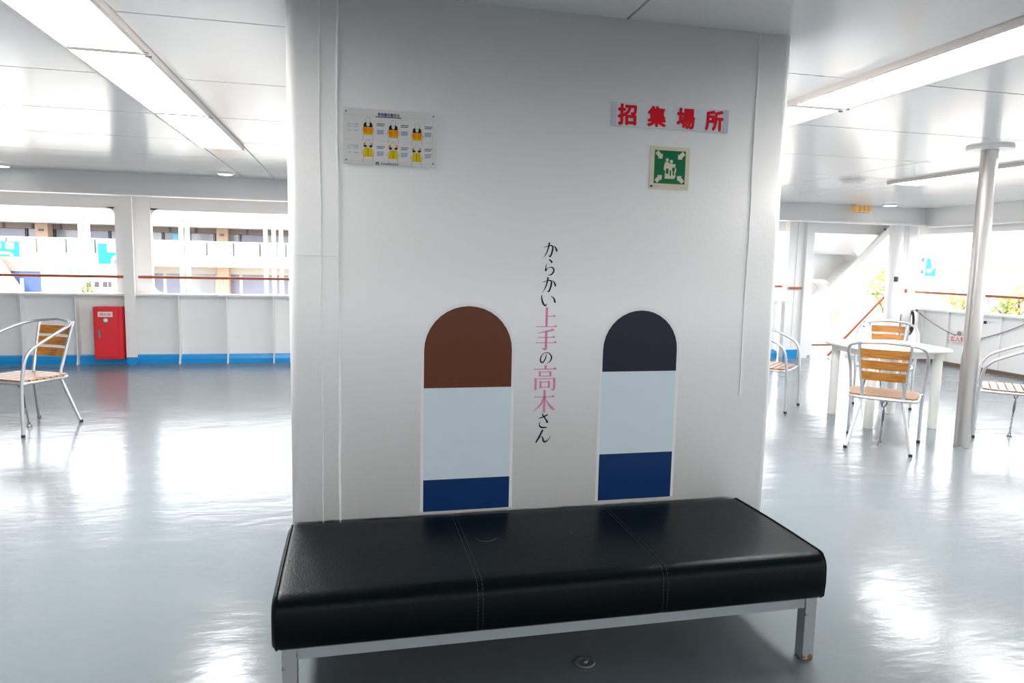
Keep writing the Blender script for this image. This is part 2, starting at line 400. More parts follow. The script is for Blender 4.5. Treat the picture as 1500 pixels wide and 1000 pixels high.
# stair underside: sloped stringer with shelf plates
r = tag(empty('stair_underside', (6.96, 9.75, 0)), 'white sloping stair underside with stepped shelf plates above the gangway', 'stairs')
def sl(z): return 0.20+(z-0.72)*(1.38/1.33)      # slope line x(z), local
web = [(0.0, 2.34), (1.62, 2.34), (sl(2.05), 2.05), (sl(0.72), 0.72), (0.14, 0.60), (0.14, 0.0), (0.0, 0.0)]
MB().prism(web, 0.42, 0.45, 'y').build('web_plate', 'white_paint', r)
d = Vector((1.38, 0, 1.33)).normalized(); nrm = Vector((d.z, 0, -d.x))
a = Vector((sl(0.66), 0, 0.66)); b = Vector((sl(2.2), 0, 2.2)); w_ = 0.10
q = [a-nrm*0.0, b-nrm*0.0, b-nrm*w_, a-nrm*w_]
MB().prism([(p.x, p.z) for p in q], 0.0, 0.05, 'y').build('stringer', 'white_paint', r, bevel=0.006)
MB().prism([(p.x, p.z) for p in (a, b, b-nrm*0.02, a-nrm*0.02)], 0.05, 0.44, 'y').build('soffit_flange', 'white_paint', r)
for z in (1.70, 1.24):
    xe = sl(z)-0.24
    pth = fillet([(0.0, z, 0), (xe, z, 0), (xe+0.10, z-0.17, 0)], 0.09, 6)
    poly = [(p.x, p.y) for p in pth] + [(p.x-0.004, p.y-0.055) for p in reversed(pth)]
    MB().prism(poly, 0.10, 0.42, 'y').build('shelf_plate', 'white_paint', r)
MB().box(0.02, 0.075, 0.05, 0.12, 0.0, 0.74).build('strut', 'white_paint', r, bevel=0.01)
MB().box(0.12, 0.27, 0.06, 0.40, 0.0, 0.70).build('leg_plate', 'white_paint', r, bevel=0.02)
MB().tube([(0.01, -0.01, 0.70), (0.01, 0.02, 0.70)], 0.012, 8).build('bolt', 'black_plastic', r)
MB().tube([(1.42, -0.01, 2.06), (1.42, 0.02, 2.06)], 0.013, 8).build('bolt', 'black_plastic', r)
# gangway hand rail and side plate
rail('handrail', ((7.46, 9.72, 0.02), (8.46, 9.72, 1.0)), 'brown sloping wooden handrail across the gangway opening', 0.045, 0.03)
tag(MB().prism([(7.82, 0.0), (8.46, 0.66), (8.46, 0.0)], 9.80, 9.83, 'y').build('gangway_side_plate', 'white_paint'), 'pale triangular side plate under the sloping handrail', 'plate')
tag(MB().box(7.26, 7.70, 9.86, 9.90, 0.16, 0.19).build('gangway_bar', 'rail_wood'), 'short brown wooden bar across the gangway foot', 'bar')
# corner posts
r = tag(empty('corner_post', (8.315, 9.42, 0)), 'white round corner post with a small black label', 'post')
MB().lathe([(0.10, 0), (0.10, 2.34)], n=28).build('shaft', 'white_paint', r)
MB().prism([(0.104*math.sin(a_), -0.104*math.cos(a_)) for a_ in [x*0.13-0.6 for x in range(6)]] + [(0.095*math.sin(a_), -0.095*math.cos(a_)) for a_ in [x*0.13-0.6 for x in range(5, -1, -1)]], 1.23, 1.31).build('label_plate', 'black_plastic', r)
r = tag(empty('square_post', (8.56, 9.42, 0)), 'white square post beside the round corner post', 'post')
MB().box(-0.075, 0.075, -0.075, 0.075, 0, 2.34).build('shaft', 'white_paint', r, bevel=0.01)
MB().box(-0.078, -0.05, -0.10, -0.07, 1.06, 1.12).build('rail_end', 'rail_wood', r)
MB().tube([(-0.10, -0.06, 0.05), (-0.10, -0.06, 0.72)], 0.010, 6).build('cable', 'galvanised', r)

# ---- right bulwark (along X1)
RT = 0.80
wr = MB().box(X1, X1+0.05, Y0, 9.49, 0.045, RT).build('wall_right', 'white_paint')
tag(wr, 'white steel bulwark wall behind the table and steel pole', kind='structure')
for yy in (9.29, 8.80, 7.91, 7.05, 6.2, 5.3, 4.4, 3.5):
    MB().box(X1-0.03, X1, yy-0.035, yy+0.035, 0.05, RT).build('rib', 'white_paint', wr)
MB().box(X1-0.10, X1+0.10, Y0, 9.49, RT, RT+0.03).build('cap', 'white_paint', wr)
MB().box(X1-0.02, X1+0.06, Y0, 9.49, 0.0, 0.045).build('base_gap', 'rust_line', wr)
MB().box(X1-0.04, X1, 3.0, 7.46, 0.045, 0.16).build('base_strip', 'blue_paint', wr)
for yy in (9.2, 8.15, 6.9, 5.6, 4.3):
    MB().box(X1, X1+0.03, yy-0.04, yy+0.04, RT+0.03, 1.06).build('rail_post', 'white_paint', wr)
rail('handrail', ((X1+0.015, 9.48, 1.072), (X1+0.015, Y0+0.1, 1.072)), 'long brown wooden handrail above the bulwark behind the steel pole')
tag(MB().box(X1+0.03, X1+0.09, Y0, 9.49, 1.98, 2.62).build('wall_header.001', 'white_paint'), 'white plate above the open window by the steel pole', kind='structure')
b2 = MB().box(X1-0.16, X1-0.08, Y0, 9.22, 2.09, CZ+0.1); b2.box(X1-0.2, X1-0.02, Y0, 9.16, 2.075, 2.10)
tag(b2.build('trim_2', 'white_paint'), 'white ceiling edge beam above the window by the steel pole', kind='structure')
tag(MB().box(X1-0.08, X1+0.3, Y0, 9.22, 2.34, 2.5).build('trim_4', 'white_paint'), 'white soffit over the side deck edge', kind='structure')
r = tag(empty('hull_plate', (X1+0.06, 9.76, 0)), 'broad white hull plate between the corner post and the open window', 'plate')
MB().box(-0.03, 0.03, -0.26, 0.34, 0, 2.3).build('plate', 'white_paint', r)
# walls outside of the view
wl = MB().box(X0-0.1, X0, Y0, Y1+0.3, 0, CZ+0.1).build('wall_left', 'white_paint'); tag(wl, 'white deck house wall', kind='structure')
wf = MB().box(X0, X1+0.1, Y0-0.1, Y0, 0, BT+0.02); wf.box(X0, X1+0.1, Y0-0.1, Y0, 1.98, CZ+0.1)
for x in (-5.9, -2.755, 0.39, 3.53, 6.7): wf.box(x-0.21, x+0.21, Y0-0.1, Y0, BT+0.02, 1.98)
tag(wf.build('wall_front', 'white_paint'), 'white bulwark with open windows on the opposite deck side', kind='structure')

# ================================================================== THINGS
# ---- bench
def bench():
    r = tag(empty('bench', (0.70, 2.365, 0)), 'long low bench with black leather cushion and grey steel legs', 'bench')
    hx, hy = 0.942, 0.318
    # cushion: superellipse-like rounded box built from a grid
    zb, zt = 0.236, 0.402
    nx, ny = 60, 26; mb = MB(); vs = []
    prof = []   # around the section: bottom edge up the side and over the top (y, z)
    def sec(n=7):
        P = []
        P.append((-hy+0.012, zb)); P.append((-hy, zb+0.012)); P.append((-hy-0.004, zb+0.06)); P.append((-hy-0.002, zt-0.048))
        for k in range(1, n+1):
            a = PI/2*k/n; P.append((-hy+0.045-0.045*math.cos(a), zt-0.048+0.045*math.sin(a)))
        for k in range(1, 12): P.append((-hy+0.045+(2*hy-0.09)*k/12, zt-0.003+0.004*math.sin(PI*k/12)))
        Q = [(-y, z) for y, z in P[:4+n]]
        return P + list(reversed(Q))
    sc = sec(); m = len(sc)
    xsn = []
    def xsamp():
        out = []
        for k in range(6): out.append((-hx+0.028*(1-math.cos(PI/2*k/5)), math.sin(PI/2*k/5)))
        for k in range(1, 60):
            out.append((-hx+0.028+(2*hx-0.056)*k/60, 1.0))
        for k in range(5, -1, -1): out.append((hx-0.028*(1-math.cos(PI/2*k/5)), math.sin(PI/2*k/5)))
        return out
    X = xsamp(); cz = (zb+zt)/2
    seams = (-0.314, 0.314)
    for x, e in X:
        k_ = 0.022*(1-e)
        g = 0.0035*sum(math.exp(-((x-s)/0.012)**2) for s in seams)
        for y, z in sc:
            dy = y/hy; yy = y - dy*k_; zz = z - (k_ if z > cz else -k_*0.4)*(abs(z-cz)/(zt-cz))
            if z > cz: zz -= g
            yy -= dy*g*0.8
            vs.append((x, yy, zz))
    fs = [(i*m+j, i*m+j+1, (i+1)*m+j+1, (i+1)*m+j) for i in range(len(X)-1) for j in range(m-1)]
    fs += [(i*m+m-1, i*m, (i+1)*m, (i+1)*m+m-1) for i in range(len(X)-1)]
    mb.add(vs, fs, True); mb.add(vs[:m], [tuple(range(m))]); mb.add(vs[-m:], [tuple(reversed(range(m)))])
    cu = mb.build('cushion', 'leather', r)
    # stitched seams: two fine thread rows at each seam
    for s in seams:
        for o_ in (-0.008, 0.008):
            t = MB()
            pts = [Vector((s+o_, y*1.004, z+(0.0004 if z > 0.39 else 0))) for y, z in sc[1:-1]]
            dense = []
            for p, q_ in zip(pts[:-1], pts[1:]):
                n = max(1, int((q_-p).length/0.004))
                dense += [p.lerp(q_, k/n) for k in range(n)]
            for k in range(0, len(dense)-2, 3): t.tube([dense[k], dense[k+2]], 0.0009, 4, cap=False)
            tag(t.build('stitching', 'thread', cu), kind='stuff')
    for s in (-1, 1):   # piping round both ends
        x = s*(hx-0.014)
        MB().tube([(x, y*0.985 if abs(y) > 0.3 else y, z-0.001) for y, z in sc], 0.0042, 6, closed=True).build('piping', 'leather', cu)
    # torn flap
    t = MB(); c = (-0.233, 0.03, 0.4025)
    arc = [(c[0]+0.036*math.cos(a), c[1]+0.036*math.sin(a), c[2]) for a in [PI*0.95+PI*1.1*k/14 for k in range(15)]]
    t.tube(arc, [0.0006+0.0022*math.sin(PI*k/14) for k in range(15)], 6)
    t.build('torn_edge', 'leather_torn', cu)
    fl_ = [(c[0]+0.034*math.cos(a), c[1]+0.034*math.sin(a)) for a in [2*PI*k/18 for k in range(18)]]
    MB().prism(fl_, 0.4015, 0.4032, 'z').build('flap', 'leather', cu)
    MB().prism([(0.085, 0.02), (0.091, 0.012), (0.095, 0.024), (0.088, 0.034)], 0.402, 0.4036).build('scuff', 'thread', cu)
    # frame
    t = 0.045; lx, ly = hx-0.024-t/2-0.004, hy-0.016-t/2
    for sx in (-1, 1):
        for sy in (-1, 1):
            MB().box(-t/2, t/2, -t/2, t/2, 0, zb).build('leg', 'bench_frame', r, loc=(sx*lx, sy*ly, 0), bevel=0.002)
    f = 0.04
    for sy in (-1, 1): MB().box(-lx+t/2, lx-t/2, sy*ly-0.016, sy*ly+0.016, zb-f, zb).build('rail', 'bench_rail', r)
    for sx in (-1, 1): MB().box(sx*lx-0.016, sx*lx+0.016, -ly+t/2, ly-t/2, zb-f, zb).build('rail', 'bench_rail', r)
bench()
r = tag(empty('deck_socket', (0.795, 2.20, 0)), 'round flush deck tie-down socket in the floor under the bench', 'deck fitting')
MB().lathe([(0.036, 0.0), (0.036, 0.002), (0.030, 0.004), (0.026, 0.002), (0.012, 0.002)], n=24).build('ring', 'floor_paint', r)
MB().lathe([(0.010, 0.002), (0.010, 0.006), (0.004, 0.008)], n=12).build('plug', 'galvanised', r)

# ---- metal-and-wood armchair, faces local +Y
def make_chair():
    r = empty('armchair')
    tube = 0.0125
    HF = [(0.262, 0.27, 0.0), (0.262, 0.262, 0.40), (0.285, 0.235, 0.645), (0.282, -0.02, 0.765), (0.235, -0.25, 0.838), (0.0, -0.300, 0.858)]
    half = fillet(HF, [0, 0.12, 0.10, 0.12, 0.20, 0], 8)
    full = half + [Vector((-p.x, p.y, p.z)) for p in reversed(half[:-1])]
    MB().tube(full, tube, 10).build('arm_frame', 'aluminium', r)
    for s in (-1, 1):
        lg = fillet([(s*0.225, -0.275, 0.0), (s*0.140, -0.170, 0.405), (s*0.178, -0.29, 0.845)], [0, 0.06, 0], 6)
        MB().tube(lg, tube, 10).build('rear_leg', 'aluminium', r)
        MB().lathe([(0.0145, 0), (0.0145, 0.022)], c=(s*0.225, -0.275, 0), n=10).build('foot_cap', 'black_rubber', r)
        MB().lathe([(0.0145, 0), (0.0145, 0.022)], c=(s*0.262, 0.27, 0), n=10).build('foot_cap', 'black_rubber', r)
        MB().tube([(s*0.22, 0.1, 0.405), (s*0.265, 0.255, 0.405)], 0.008, 8).build('bracket', 'aluminium', r)
    # seat ring
    def ring(k=1.0):
        P = [(-0.19, -0.185), (0.19, -0.185), (0.245, -0.02), (0.235, 0.20), (0.14, 0.245), (-0.14, 0.245), (-0.235, 0.20), (-0.245, -0.02)]
        P = [Vector((x*k, y*k, 0)) for x, y in P]; n = len(P); out = []
        for i in range(n):
            a, b, c, d_ = P[i-1], P[i], P[(i+1) % n], P[(i+2) % n]
            for j in range(6):
                t = j/6; out.append(0.5*((2*b)+(c-a)*t+(2*a-5*b+4*c-d_)*t*t+(3*b-a-3*c+d_)*t**3))
        return out
    MB().tube([(p.x, p.y, 0.405) for p in ring()], 0.011, 8, closed=True).build('seat_ring', 'aluminium', r)
    def halfw(y):
        R = ring(1.0); best = 0.0
        for p, q_ in zip(R, R[1:]+R[:1]):
            if (p.y-y)*(q_.y-y) <= 0 and abs(p.y-q_.y) > 1e-6:
                t = (y-p.y)/(q_.y-p.y); best = max(best, abs(p.x+(q_.x-p.x)*t))
        return best
    n = 7; ya, yb = -0.175, 0.235; stp = (yb-ya)/n
    for k in range(n):
        y0, y1 = ya+stp*k+0.006, ya+stp*(k+1)-0.006
        h0, h1 = halfw(y0)-0.002, halfw(y1)-0.002
        MB().prism([(-h0, y0), (h0, y0), (h1, y1), (-h1, y1)], 0.414, 0.429).build('seat_slat', 'seat_wood', r)
    for s in (-1, 1): MB().box(s*0.10-0.010, s*0.10+0.010, -0.18, 0.24, 0.405, 0.414).build('seat_bar', 'aluminium', r)
    # backrest: three gently curved slats between the uprights
    for z0 in (0.552, 0.642, 0.732):
        z1 = z0+0.070; vs = []; N_ = 8
        for (z, ) in ((z0,), (z1,)):
            f = (z-0.405)/(0.80-0.405); hw = 0.140+0.035*f-0.004; yc = -0.170-0.115*f
            for th in (0.0, 0.014):
                for k in range(N_+1):
                    t = -1+2*k/N_; vs.append((hw*t, yc-0.010+th-0.022*(1-t*t), z))
        m_ = N_+1; fs = []
        A, B, C, D = 0, m_, 2*m_, 3*m_
        for k in range(N_):
            fs += [(A+k, A+k+1, C+k+1, C+k), (B+k, D+k, D+k+1, B+k+1), (A+k, B+k, B+k+1, A+k+1), (C+k, C+k+1, D+k+1, D+k)]
        fs += [(A, C, D, B), (A+N_, B+N_, D+N_, C+N_)]
        MB().add(vs, fs).build('back_slat', 'slat_wood', r)
    MB().tube([(-0.14, -0.172, 0.408), (0.14, -0.172, 0.408)], 0.009, 8).build('stretcher', 'aluminium', r)
    return r
def chair_angle(ax, ay): return math.atan2(ay, ax)-PI/2
ch0 = make_chair()
chairs = [(4.146, 4.695, (0.70, 0.714), 'aluminium armchair with wooden slats, its back to the bench side of the white table'),
          (5.50, 6.25, (-0.67, -0.74), 'aluminium armchair with wooden slats on the far side of the white table'),
          (5.53, 4.785, (-0.707, 0.707), 'aluminium armchair with wooden slats standing beside the steel pole'),
          (4.10, 6.255, (0.67, -0.742), 'aluminium armchair partly hidden behind the white pillar wall'),
          (-2.552, 6.228, (-0.477, -0.879), 'aluminium armchair with wooden slats standing near the red hydrant box')]
tops = [(0.02, -0.17), (0.05, -0.02), (-0.03, -0.02), (0.0, 0.0), (-0.05, 0.10)]
for i, (x, y, f, lb) in enumerate(chairs):
    o = ch0 if i == 0 else copy_tree(ch0)
    o.location = (x, y, 0); o.rotation_euler.z = chair_angle(*f)
    tag(o, lb, 'chair', 'slatted armchairs on the deck')
# tie-down chains
def make_chain(a, b):
    r = empty('tie_down_chain', a); A = Vector((0, 0, 0.012)); B = Vector(b)-Vector(a); d = (B-A); L = d.length; u = d.normalized()
    side = u.cross(Vector((1, 0, 0))).normalized(); s2 = u.cross(side)
    def at(t): return A+d*t
    def loop(c, ra, rb, ax1, ax2, n=14): return [c+ax1*(ra*math.cos(2*PI*k/n))+ax2*(rb*math.sin(2*PI*k/n)) for k in range(n)]
    e = MB().lathe([(0.022, 0), (0.022, 0.005), (0.008, 0.008)], n=14); e.tube(loop(Vector((0, 0, 0.018)), 0.014, 0.014, Vector((1, 0, 0)), Vector((0, 0, 1))), 0.004, 6, closed=True)
    e.build('deck_eye', 'galvanised', r)
    c = MB(); n = 7; t0, t1 = 0.04, 0.42
    for k in range(n):
        t = t0+(t1-t0)*(k+0.5)/n
        c.tube(loop(at(t), L*(t1-t0)/n*0.68, 0.008, u, side if k % 2 else s2, 12), 0.0022, 5, closed=True)
    tag(c.build('chain', 'galvanised', r), kind='stuff')
    p = [at(t) for t in (0.42, 0.46, 0.50, 0.56, 0.66, 0.76, 0.80, 0.86)]
    MB().tube(p, [0.004, 0.007, 0.0045, 0.009, 0.011, 0.009, 0.005, 0.004], 8).build('turnbuckle', 'galvanised', r)
    MB().tube(loop(at(0.93), 0.027, 0.022, u, Vector((1, 0, 0)).cross(u).cross(u).normalized(), 18), 0.0048, 8, closed=True).build('ring', 'galvanised', r)
    return r
for i, (x, y, f, lb) in enumerate(chairs):
    if i == 3: continue
    th = chair_angle(*f); tx, ty = tops[i]
    bx, by = x+tx*math.cos(th)-ty*math.sin(th), y+tx*math.sin(th)+ty*math.cos(th)
    o = make_chain((x, y, 0), (bx, by, 0.392))
    tag(o, ['steel tie-down chain under the chair with its back to the bench', 'steel tie-down chain under the chair beyond the table',
            'steel tie-down chain under the chair beside the steel pole', '', 'steel tie-down chain under the chair near the red box'][i], 'chain', 'tie-down chains under the chairs')

# ---- table
r = tag(empty('table', (4.817, 5.482, 0), math.radians(-8)), 'white square plastic table with rounded corners and four round legs', 'table')
hs = 0.422
tp = MB(); rings = []
for ins, z in ((0.012, 0.690), (0.0, 0.698), (0.0, 0.712), (0.010, 0.722), (0.03, 0.724)):
    rings.append([(x, y, z) for x, y in rrect(-hs+ins, hs-ins, -hs+ins, hs-ins, 0.15-ins*0.5, 8)])
n = len(rings[0]); vs = [p for q_ in rings for p in q_]
tp.add(vs, [(i*n+k, i*n+(k+1) % n, (i+1)*n+(k+1) % n, (i+1)*n+k) for i in range(len(rings)-1) for k in range(n)], True)
tp.add(rings[0], [tuple(reversed(range(n)))]); tp.add(rings[-1], [tuple(range(n))])
tp.build('table_top', 'white_plastic', r)
for sx in (-1, 1):
    for sy in (-1, 1):
        MB().lathe([(0.036, 0), (0.040, 0.01), (0.040, 0.64), (0.046, 0.692)], c=(sx*0.302, sy*0.302, 0), n=20).build('leg', 'leg_plastic', r)
for s in (-1, 1):
    MB().box(-0.28, 0.28, s*0.302-0.01, s*0.302+0.01, 0.63, 0.692).build('apron', 'leg_plastic', r)
    MB().box(s*0.302-0.01, s*0.302+0.01, -0.28, 0.28, 0.63, 0.692).build('apron', 'leg_plastic', r)

# ---- steel pole
r = tag(empty('pole', (4.79, 4.545, 0)), 'brushed steel support pole from deck to ceiling in front of the table', 'pole')
MB().lathe([(0.06, 0), (0.06, CZ-0.01)], n=32).build('shaft', 'steel_pole', r)
MB().lathe([(0.155, CZ-0.022), (0.16, CZ-0.018), (0.16, CZ)], n=36).build('ceiling_collar', 'white_paint', r)
MB().lathe([(0.064, 0), (0.061, 0.006)], n=32).build('base_bead', 'galvanised', r)

# ---- red hydrant box
r = tag(empty('hydrant_box', (-3.0, 9.60, 0.085)), 'red steel fire hydrant box fixed to the white bulwark', 'hydrant box')
MB().box(-0.165, 0.165, 0.0, 0.14, 0, 0.66).build('body', 'red_paint', r, bevel=0.004)
for z in (0.12, 0.50): MB().box(-0.12, 0.12, 0.14, 0.22, z, z+0.04).build('bracket', 'white_paint', r)
dr = MB().box(-0.148, 0.118, -0.014, 0.0, 0.02, 0.64).build('door', 'red_paint', r, bevel=0.004)
hp = MB().box(-0.105, 0.062, -0.018, -0.014, 0.535, 0.60).build('name_plate', 'paper_white', dr)
text_mesh('消火栓', 'lettering', 'sign_red', -0.021, 0.567, 0.13, 0.036, -0.0186, dr, bold=0.01)
MB().box(-0.048, 0.010, -0.019, -0.014, 0.465, 0.522).build('gauge_plate', 'galvanised', dr)
o = MB().lathe([(0.024, 0), (0.024, 0.006), (0.012, 0.009)], n=18).build('gauge', 'white_plastic', dr); o.location = (-0.019, -0.019, 0.494); o.rotation_euler.x = PI/2
MB().box(-0.112, -0.082, -0.020, -0.014, 0.27, 0.37).build('handle', 'galvanised', dr, bevel=0.004)
for z in (0.09, 0.56): MB().tube([(0.124, -0.008, z), (0.124, -0.008, z+0.05)], 0.007, 8).build('hinge', 'red_paint', r)

# ---- ceiling fittings
def disc(name, x, y, rad, m, label, cat, grp=None, h=0.02):
    r = tag(empty(name, (x, y, CZ)), label, cat, grp)
    MB().lathe([(rad*0.86, -h), (rad, -h*0.5), (rad, 0)], n=28).build('trim_ring', 'white_paint', r)
    MB().lathe([(rad*0.7, -h-0.003), (rad*0.75, -h)], n=28).build('lens', m, r)
disc('downlight', -1.43, 8.72, 0.10, 'downlight_lens', 'round white downlight above the bulwark close to the pillar wall', 'downlight', 'round downlights along the deck edge')
disc('downlight', -3.80, 8.95, 0.10, 'downlight_lens', 'round white downlight above the chair by the hydrant box', 'downlight', 'round downlights along the deck edge')
disc('downlight', 7.66, 8.85, 0.11, 'downlight_lens', 'round lit downlight beside the amber lamp', 'downlight')
disc('smoke_detector', 5.22, 6.62, 0.13, 'lamp_frame', 'round beige smoke detector on the ceiling before the amber lamp', 'smoke detector', h=0.035)
r = tag(empty('amber_lamp', (7.32, 9.02, CZ)), 'boxy amber glass ceiling lamp at the deck corner', 'lamp')
MB().box(-0.15, 0.15, -0.06, 0.06, -0.02, 0).build('base', 'white_paint', r)
MB().box(-0.14, 0.14, -0.055, 0.055, -0.115, -0.02).build('shade', 'amber_glass', r, bevel=0.02)
for x in (-0.07, 0.0, 0.07): MB().tube([(x, -0.058, -0.02), (x, -0.058, -0.117), (x, 0.058, -0.117), (x, 0.058, -0.02)], 0.004, 6).build('guard_wire', 'galvanised', r)

# ---- rope barrier and coil on the right bulwark
xb = X1-0.045
def sag(a, b, s, n=16):
    a, b = Vector(a), Vector(b); return [a.lerp(b, k/n)-Vector((0, 0, s*4*(k/n)*(1-k/n))) for k in range(n+1)]
r = tag(empty('barrier_rope', (xb, 9.37, 0.78)), 'thin grey barrier rope sagging along the white bulwark', 'rope')
P = sag((0, 0, 0), (0, -0.77, -0.32), 0.03) + sag((0, -0.77, -0.32), (0, -1.17, -0.325), 0.01)[1:] + sag((0, -1.17, -0.325), (0, -1.86, -0.05), 0.02)[1:]
MB().tube(P, 0.007, 6).build('cord', 'rope', r)
for q_ in ((0, 0, 0), (0, -0.77, -0.32), (0, -1.17, -0.325), (0, -1.86, -0.05)):
    MB().lathe([(0.012, -0.016), (0.017, 0), (0.012, 0.016)], c=q_, n=10).build('knot', 'rope_dark', r)
MB().tube([(0.04, 0.0, 0.0), (0, 0, 0)], 0.006, 6).build('hook', 'galvanised', r)
r = tag(empty('warning_sign', (xb-0.012, 8.63, 0.42)), 'small white sign with red lettering hanging from the barrier rope', 'sign')
MB().box(-0.003, 0.003, -0.34, 0.06, -0.055, 0.045).build('board', 'paper_white', r)
t = text_mesh('立入禁止', 'lettering', 'sign_red', 0, 0, 0.36, 0.075, 0, r, bold=0.012); t.rotation_euler.z = -PI/2; t.location = (-0.0045, -0.14, -0.005)
r = tag(empty('rope_coil', (xb-0.03, 9.42, 0.76)), 'dark coiled rope hanging on the bulwark beside the corner post', 'rope coil')
for k in range(6):
    rx = 0.035+0.006*k; ln = 0.14+0.012*((k*7) % 5)
    pts = [(0.012*math.sin(k*2.1)-0.004*k, rx*math.cos(2*PI*j/20), -ln+ln*math.sin(2*PI*j/20)) for j in range(20)]
    MB().tube(pts, 0.010, 6, closed=True).build('loop', 'rope_dark', r)
MB().tube([(0.03, 0, 0.02), (-0.03, 0, 0.02)], 0.008, 6).build('hook', 'galvanised', r)
r = tag(empty('bulwark_latch', (X1-0.02, 8.12, 0.69)), 'small dark latch knob on the bulwark behind the pole', 'latch')
MB().tube([(0, 0.16, 0.0), (-0.02, 0.0, 0.01)], 0.008, 6).build('arm', 'white_paint', r)
MB().lathe([(0.016, -0.02), (0.02, 0), (0.016, 0.02)], c=(-0.02, 0, 0.01), n=10).build('knob', 'black_plastic', r)
MB().lathe([(0.02, -0.03), (0.028, 0), (0.02, 0.03)], c=(-0.02, 0.42, -0.19), n=10).build('knob', 'rope', r)

# ================================================================== SIGNS ON THE PILLAR
W = PY
# --- life jacket instruction board
r = tag(empty('instruction_board', (0.137, W, 1.85)), 'white life jacket instruction board with orange and yellow vest pictures', 'sign')
bw, bh = 0.1715, 0.1005
bd = MB().box(-bw, bw, -0.006, 0.0, -bh, bh).build('board', 'paper_white', r, bevel=0.001)
YB = -0.0065
def flat(name, m, poly, y=YB, par=None): return MB().prism(poly, y, y+0.0004, 'y').build(name, m, par or r)
def rect(name, m, x0, x1, z0, z1, y=YB, par=None): return flat(name, m, [(x0, z0), (x1, z0), (x1, z1), (x0, z1)], y, par)
def px(u): return -bw+2*bw*(u-105)/1190.0        # board print coordinates
def pz(v): return bh-2*bh*v/740.0
text_mesh('救命胴衣着用法', 'title_lettering', 'ink_navy', px(680), pz(70), 2*bw*275/1190, 0.013, YB, r, bold=0.02)
rect('subtitle_line', 'ink_navy', px(515), px(840), pz(108), pz(98))
for v in (90, 415, 700): rect('rule_line', 'ink_line', px(115), px(1240), pz(v+2), pz(v))
rect('frame_line', 'ink_line', px(1245), px(1248), pz(700), pz(90))
text_mesh('大人用', 'row_lettering', 'ink_grey', px(230), pz(215), 2*bw*135/1190, 0.0085, YB, r)
text_mesh('小児用', 'row_lettering', 'ink_grey', px(230), pz(500), 2*bw*135/1190, 0.0085, YB, r)
for v in (245, 293, 530, 585): 
    rect('caption_line', 'ink_grey', px(165), px(205), pz(v+6), pz(v)); rect('caption_line', 'ink_grey', px(240), px(300), pz(v+6), pz(v))
def vest(cx, cz, top):
    V = empty('vest_picture', (px(cx), 0, pz(cz)), 0, r); k = 2*bw/1190
    def Q(pts): return [(x*k, -z*k) for x, z in pts]
    if top:
        flat('collar', 'ink_black', Q([(-48, -75), (-25, -95), (-16, -40), (16, -40), (25, -95), (48, -75), (56, -30), (-56, -30)]), YB, V)
        flat('shoulder', 'vest_yellow', Q([(-60, -70), (-45, -80), (-42, -20), (42, -20), (45, -80), (60, -70), (62, 60), (-62, 60)]), YB+0.0002, V)
        flat('panel', 'vest_orange', Q([(-60, -28), (-8, -28), (-8, 42), (-58, 42)]), YB-0.0004, V)
        flat('panel', 'vest_orange', Q([(8, -28), (60, -28), (58, 42), (8, 42)]), YB-0.0004, V)
        flat('belt', 'vest_yellow', Q([(-56, 44), (56, 44), (54, 68), (-54, 68)]), YB-0.0004, V)
        y0 = 70
    else:
        flat('shoulder', 'vest_orange', Q([(-58, -110), (-40, -115), (-30, -70), (-58, -70)]), YB, V)
        flat('shoulder', 'vest_orange', Q([(58, -110), (40, -115), (30, -70), (58, -70)]), YB, V)
        flat('collar', 'ink_black', Q([(-55, -82), (-20, -80), (-14, -58), (-50, -56)]), YB-0.0004, V)
        flat('collar', 'ink_black', Q([(55, -82), (20, -80), (14, -58), (50, -56)]), YB-0.0004, V)
        flat('panel', 'vest_yellow', Q([(-45, -48), (45, -48), (66, 62), (-66, 62)]), YB, V)
        flat('zip', 'ink_black', Q([(-2, -46), (2, -46), (2, 55), (-2, 55)]), YB-0.0004, V)
        y0 = 64
    for s in (-1, 1):
        flat('outline', 'ink_grey', Q([(s*56, y0), (s*60, y0), (s*68, y0+70), (s*64, y0+70)]), YB, V)
        flat('outline', 'ink_grey', Q([(s*62, -20), (s*66, -20), (s*82, 30), (s*76, 30)]), YB, V)
    ov = [(34*math.cos(a), -112+40*math.sin(a)) for a in [2*PI*j/16 for j in range(16)]]
    hr = MB(); ov2 = [(x*0.9, -112+(z+112)*0.9) for x, z in ov]
    hr.add([(x, YB-0.0002, z) for x, z in Q(ov)+Q(ov2)], [(i, (i+1) % 16, 16+(i+1) % 16, 16+i) for i in range(16)]); hr.build('head_outline', 'ink_grey', V)
for cx, cz in ((420, 275), (738, 295), (1042, 315)): vest(cx, cz, True)
for cx, cz in ((420, 570), (738, 585), (1038, 605)): vest(cx, cz, False)
for x0 in (530, 835, 1140):
    for v, wd, m in ((190, 100, 'ink_navy'), (212, 90, 'ink_navy'), (275, 90, 'ink_grey'), (290, 85, 'ink_grey'), (305, 90, 'ink_grey'), (320, 80, 'ink_grey'),
                     (490, 100, 'ink_navy'), (512, 80, 'ink_navy'), (560, 90, 'ink_grey'), (576, 85, 'ink_grey'), (592, 88, 'ink_grey'), (608, 70, 'ink_grey')):
        rect('caption_line', m, px(x0), px(x0+wd), pz(v+9), pz(v))
text_mesh('日本船具株式会社', 'maker_lettering', 'ink_navy', px(695), pz(722), 2*bw*220/1190, 0.0075, YB, r, bold=0.015)
lg = empty('logo', (px(535), 0, pz(722)), 0, r)
flat('disc', 'ink_navy', [(0.0062*math.cos(2*PI*k/20), 0.0062*math.sin(2*PI*k/20)) for k in range(20)], YB, lg)
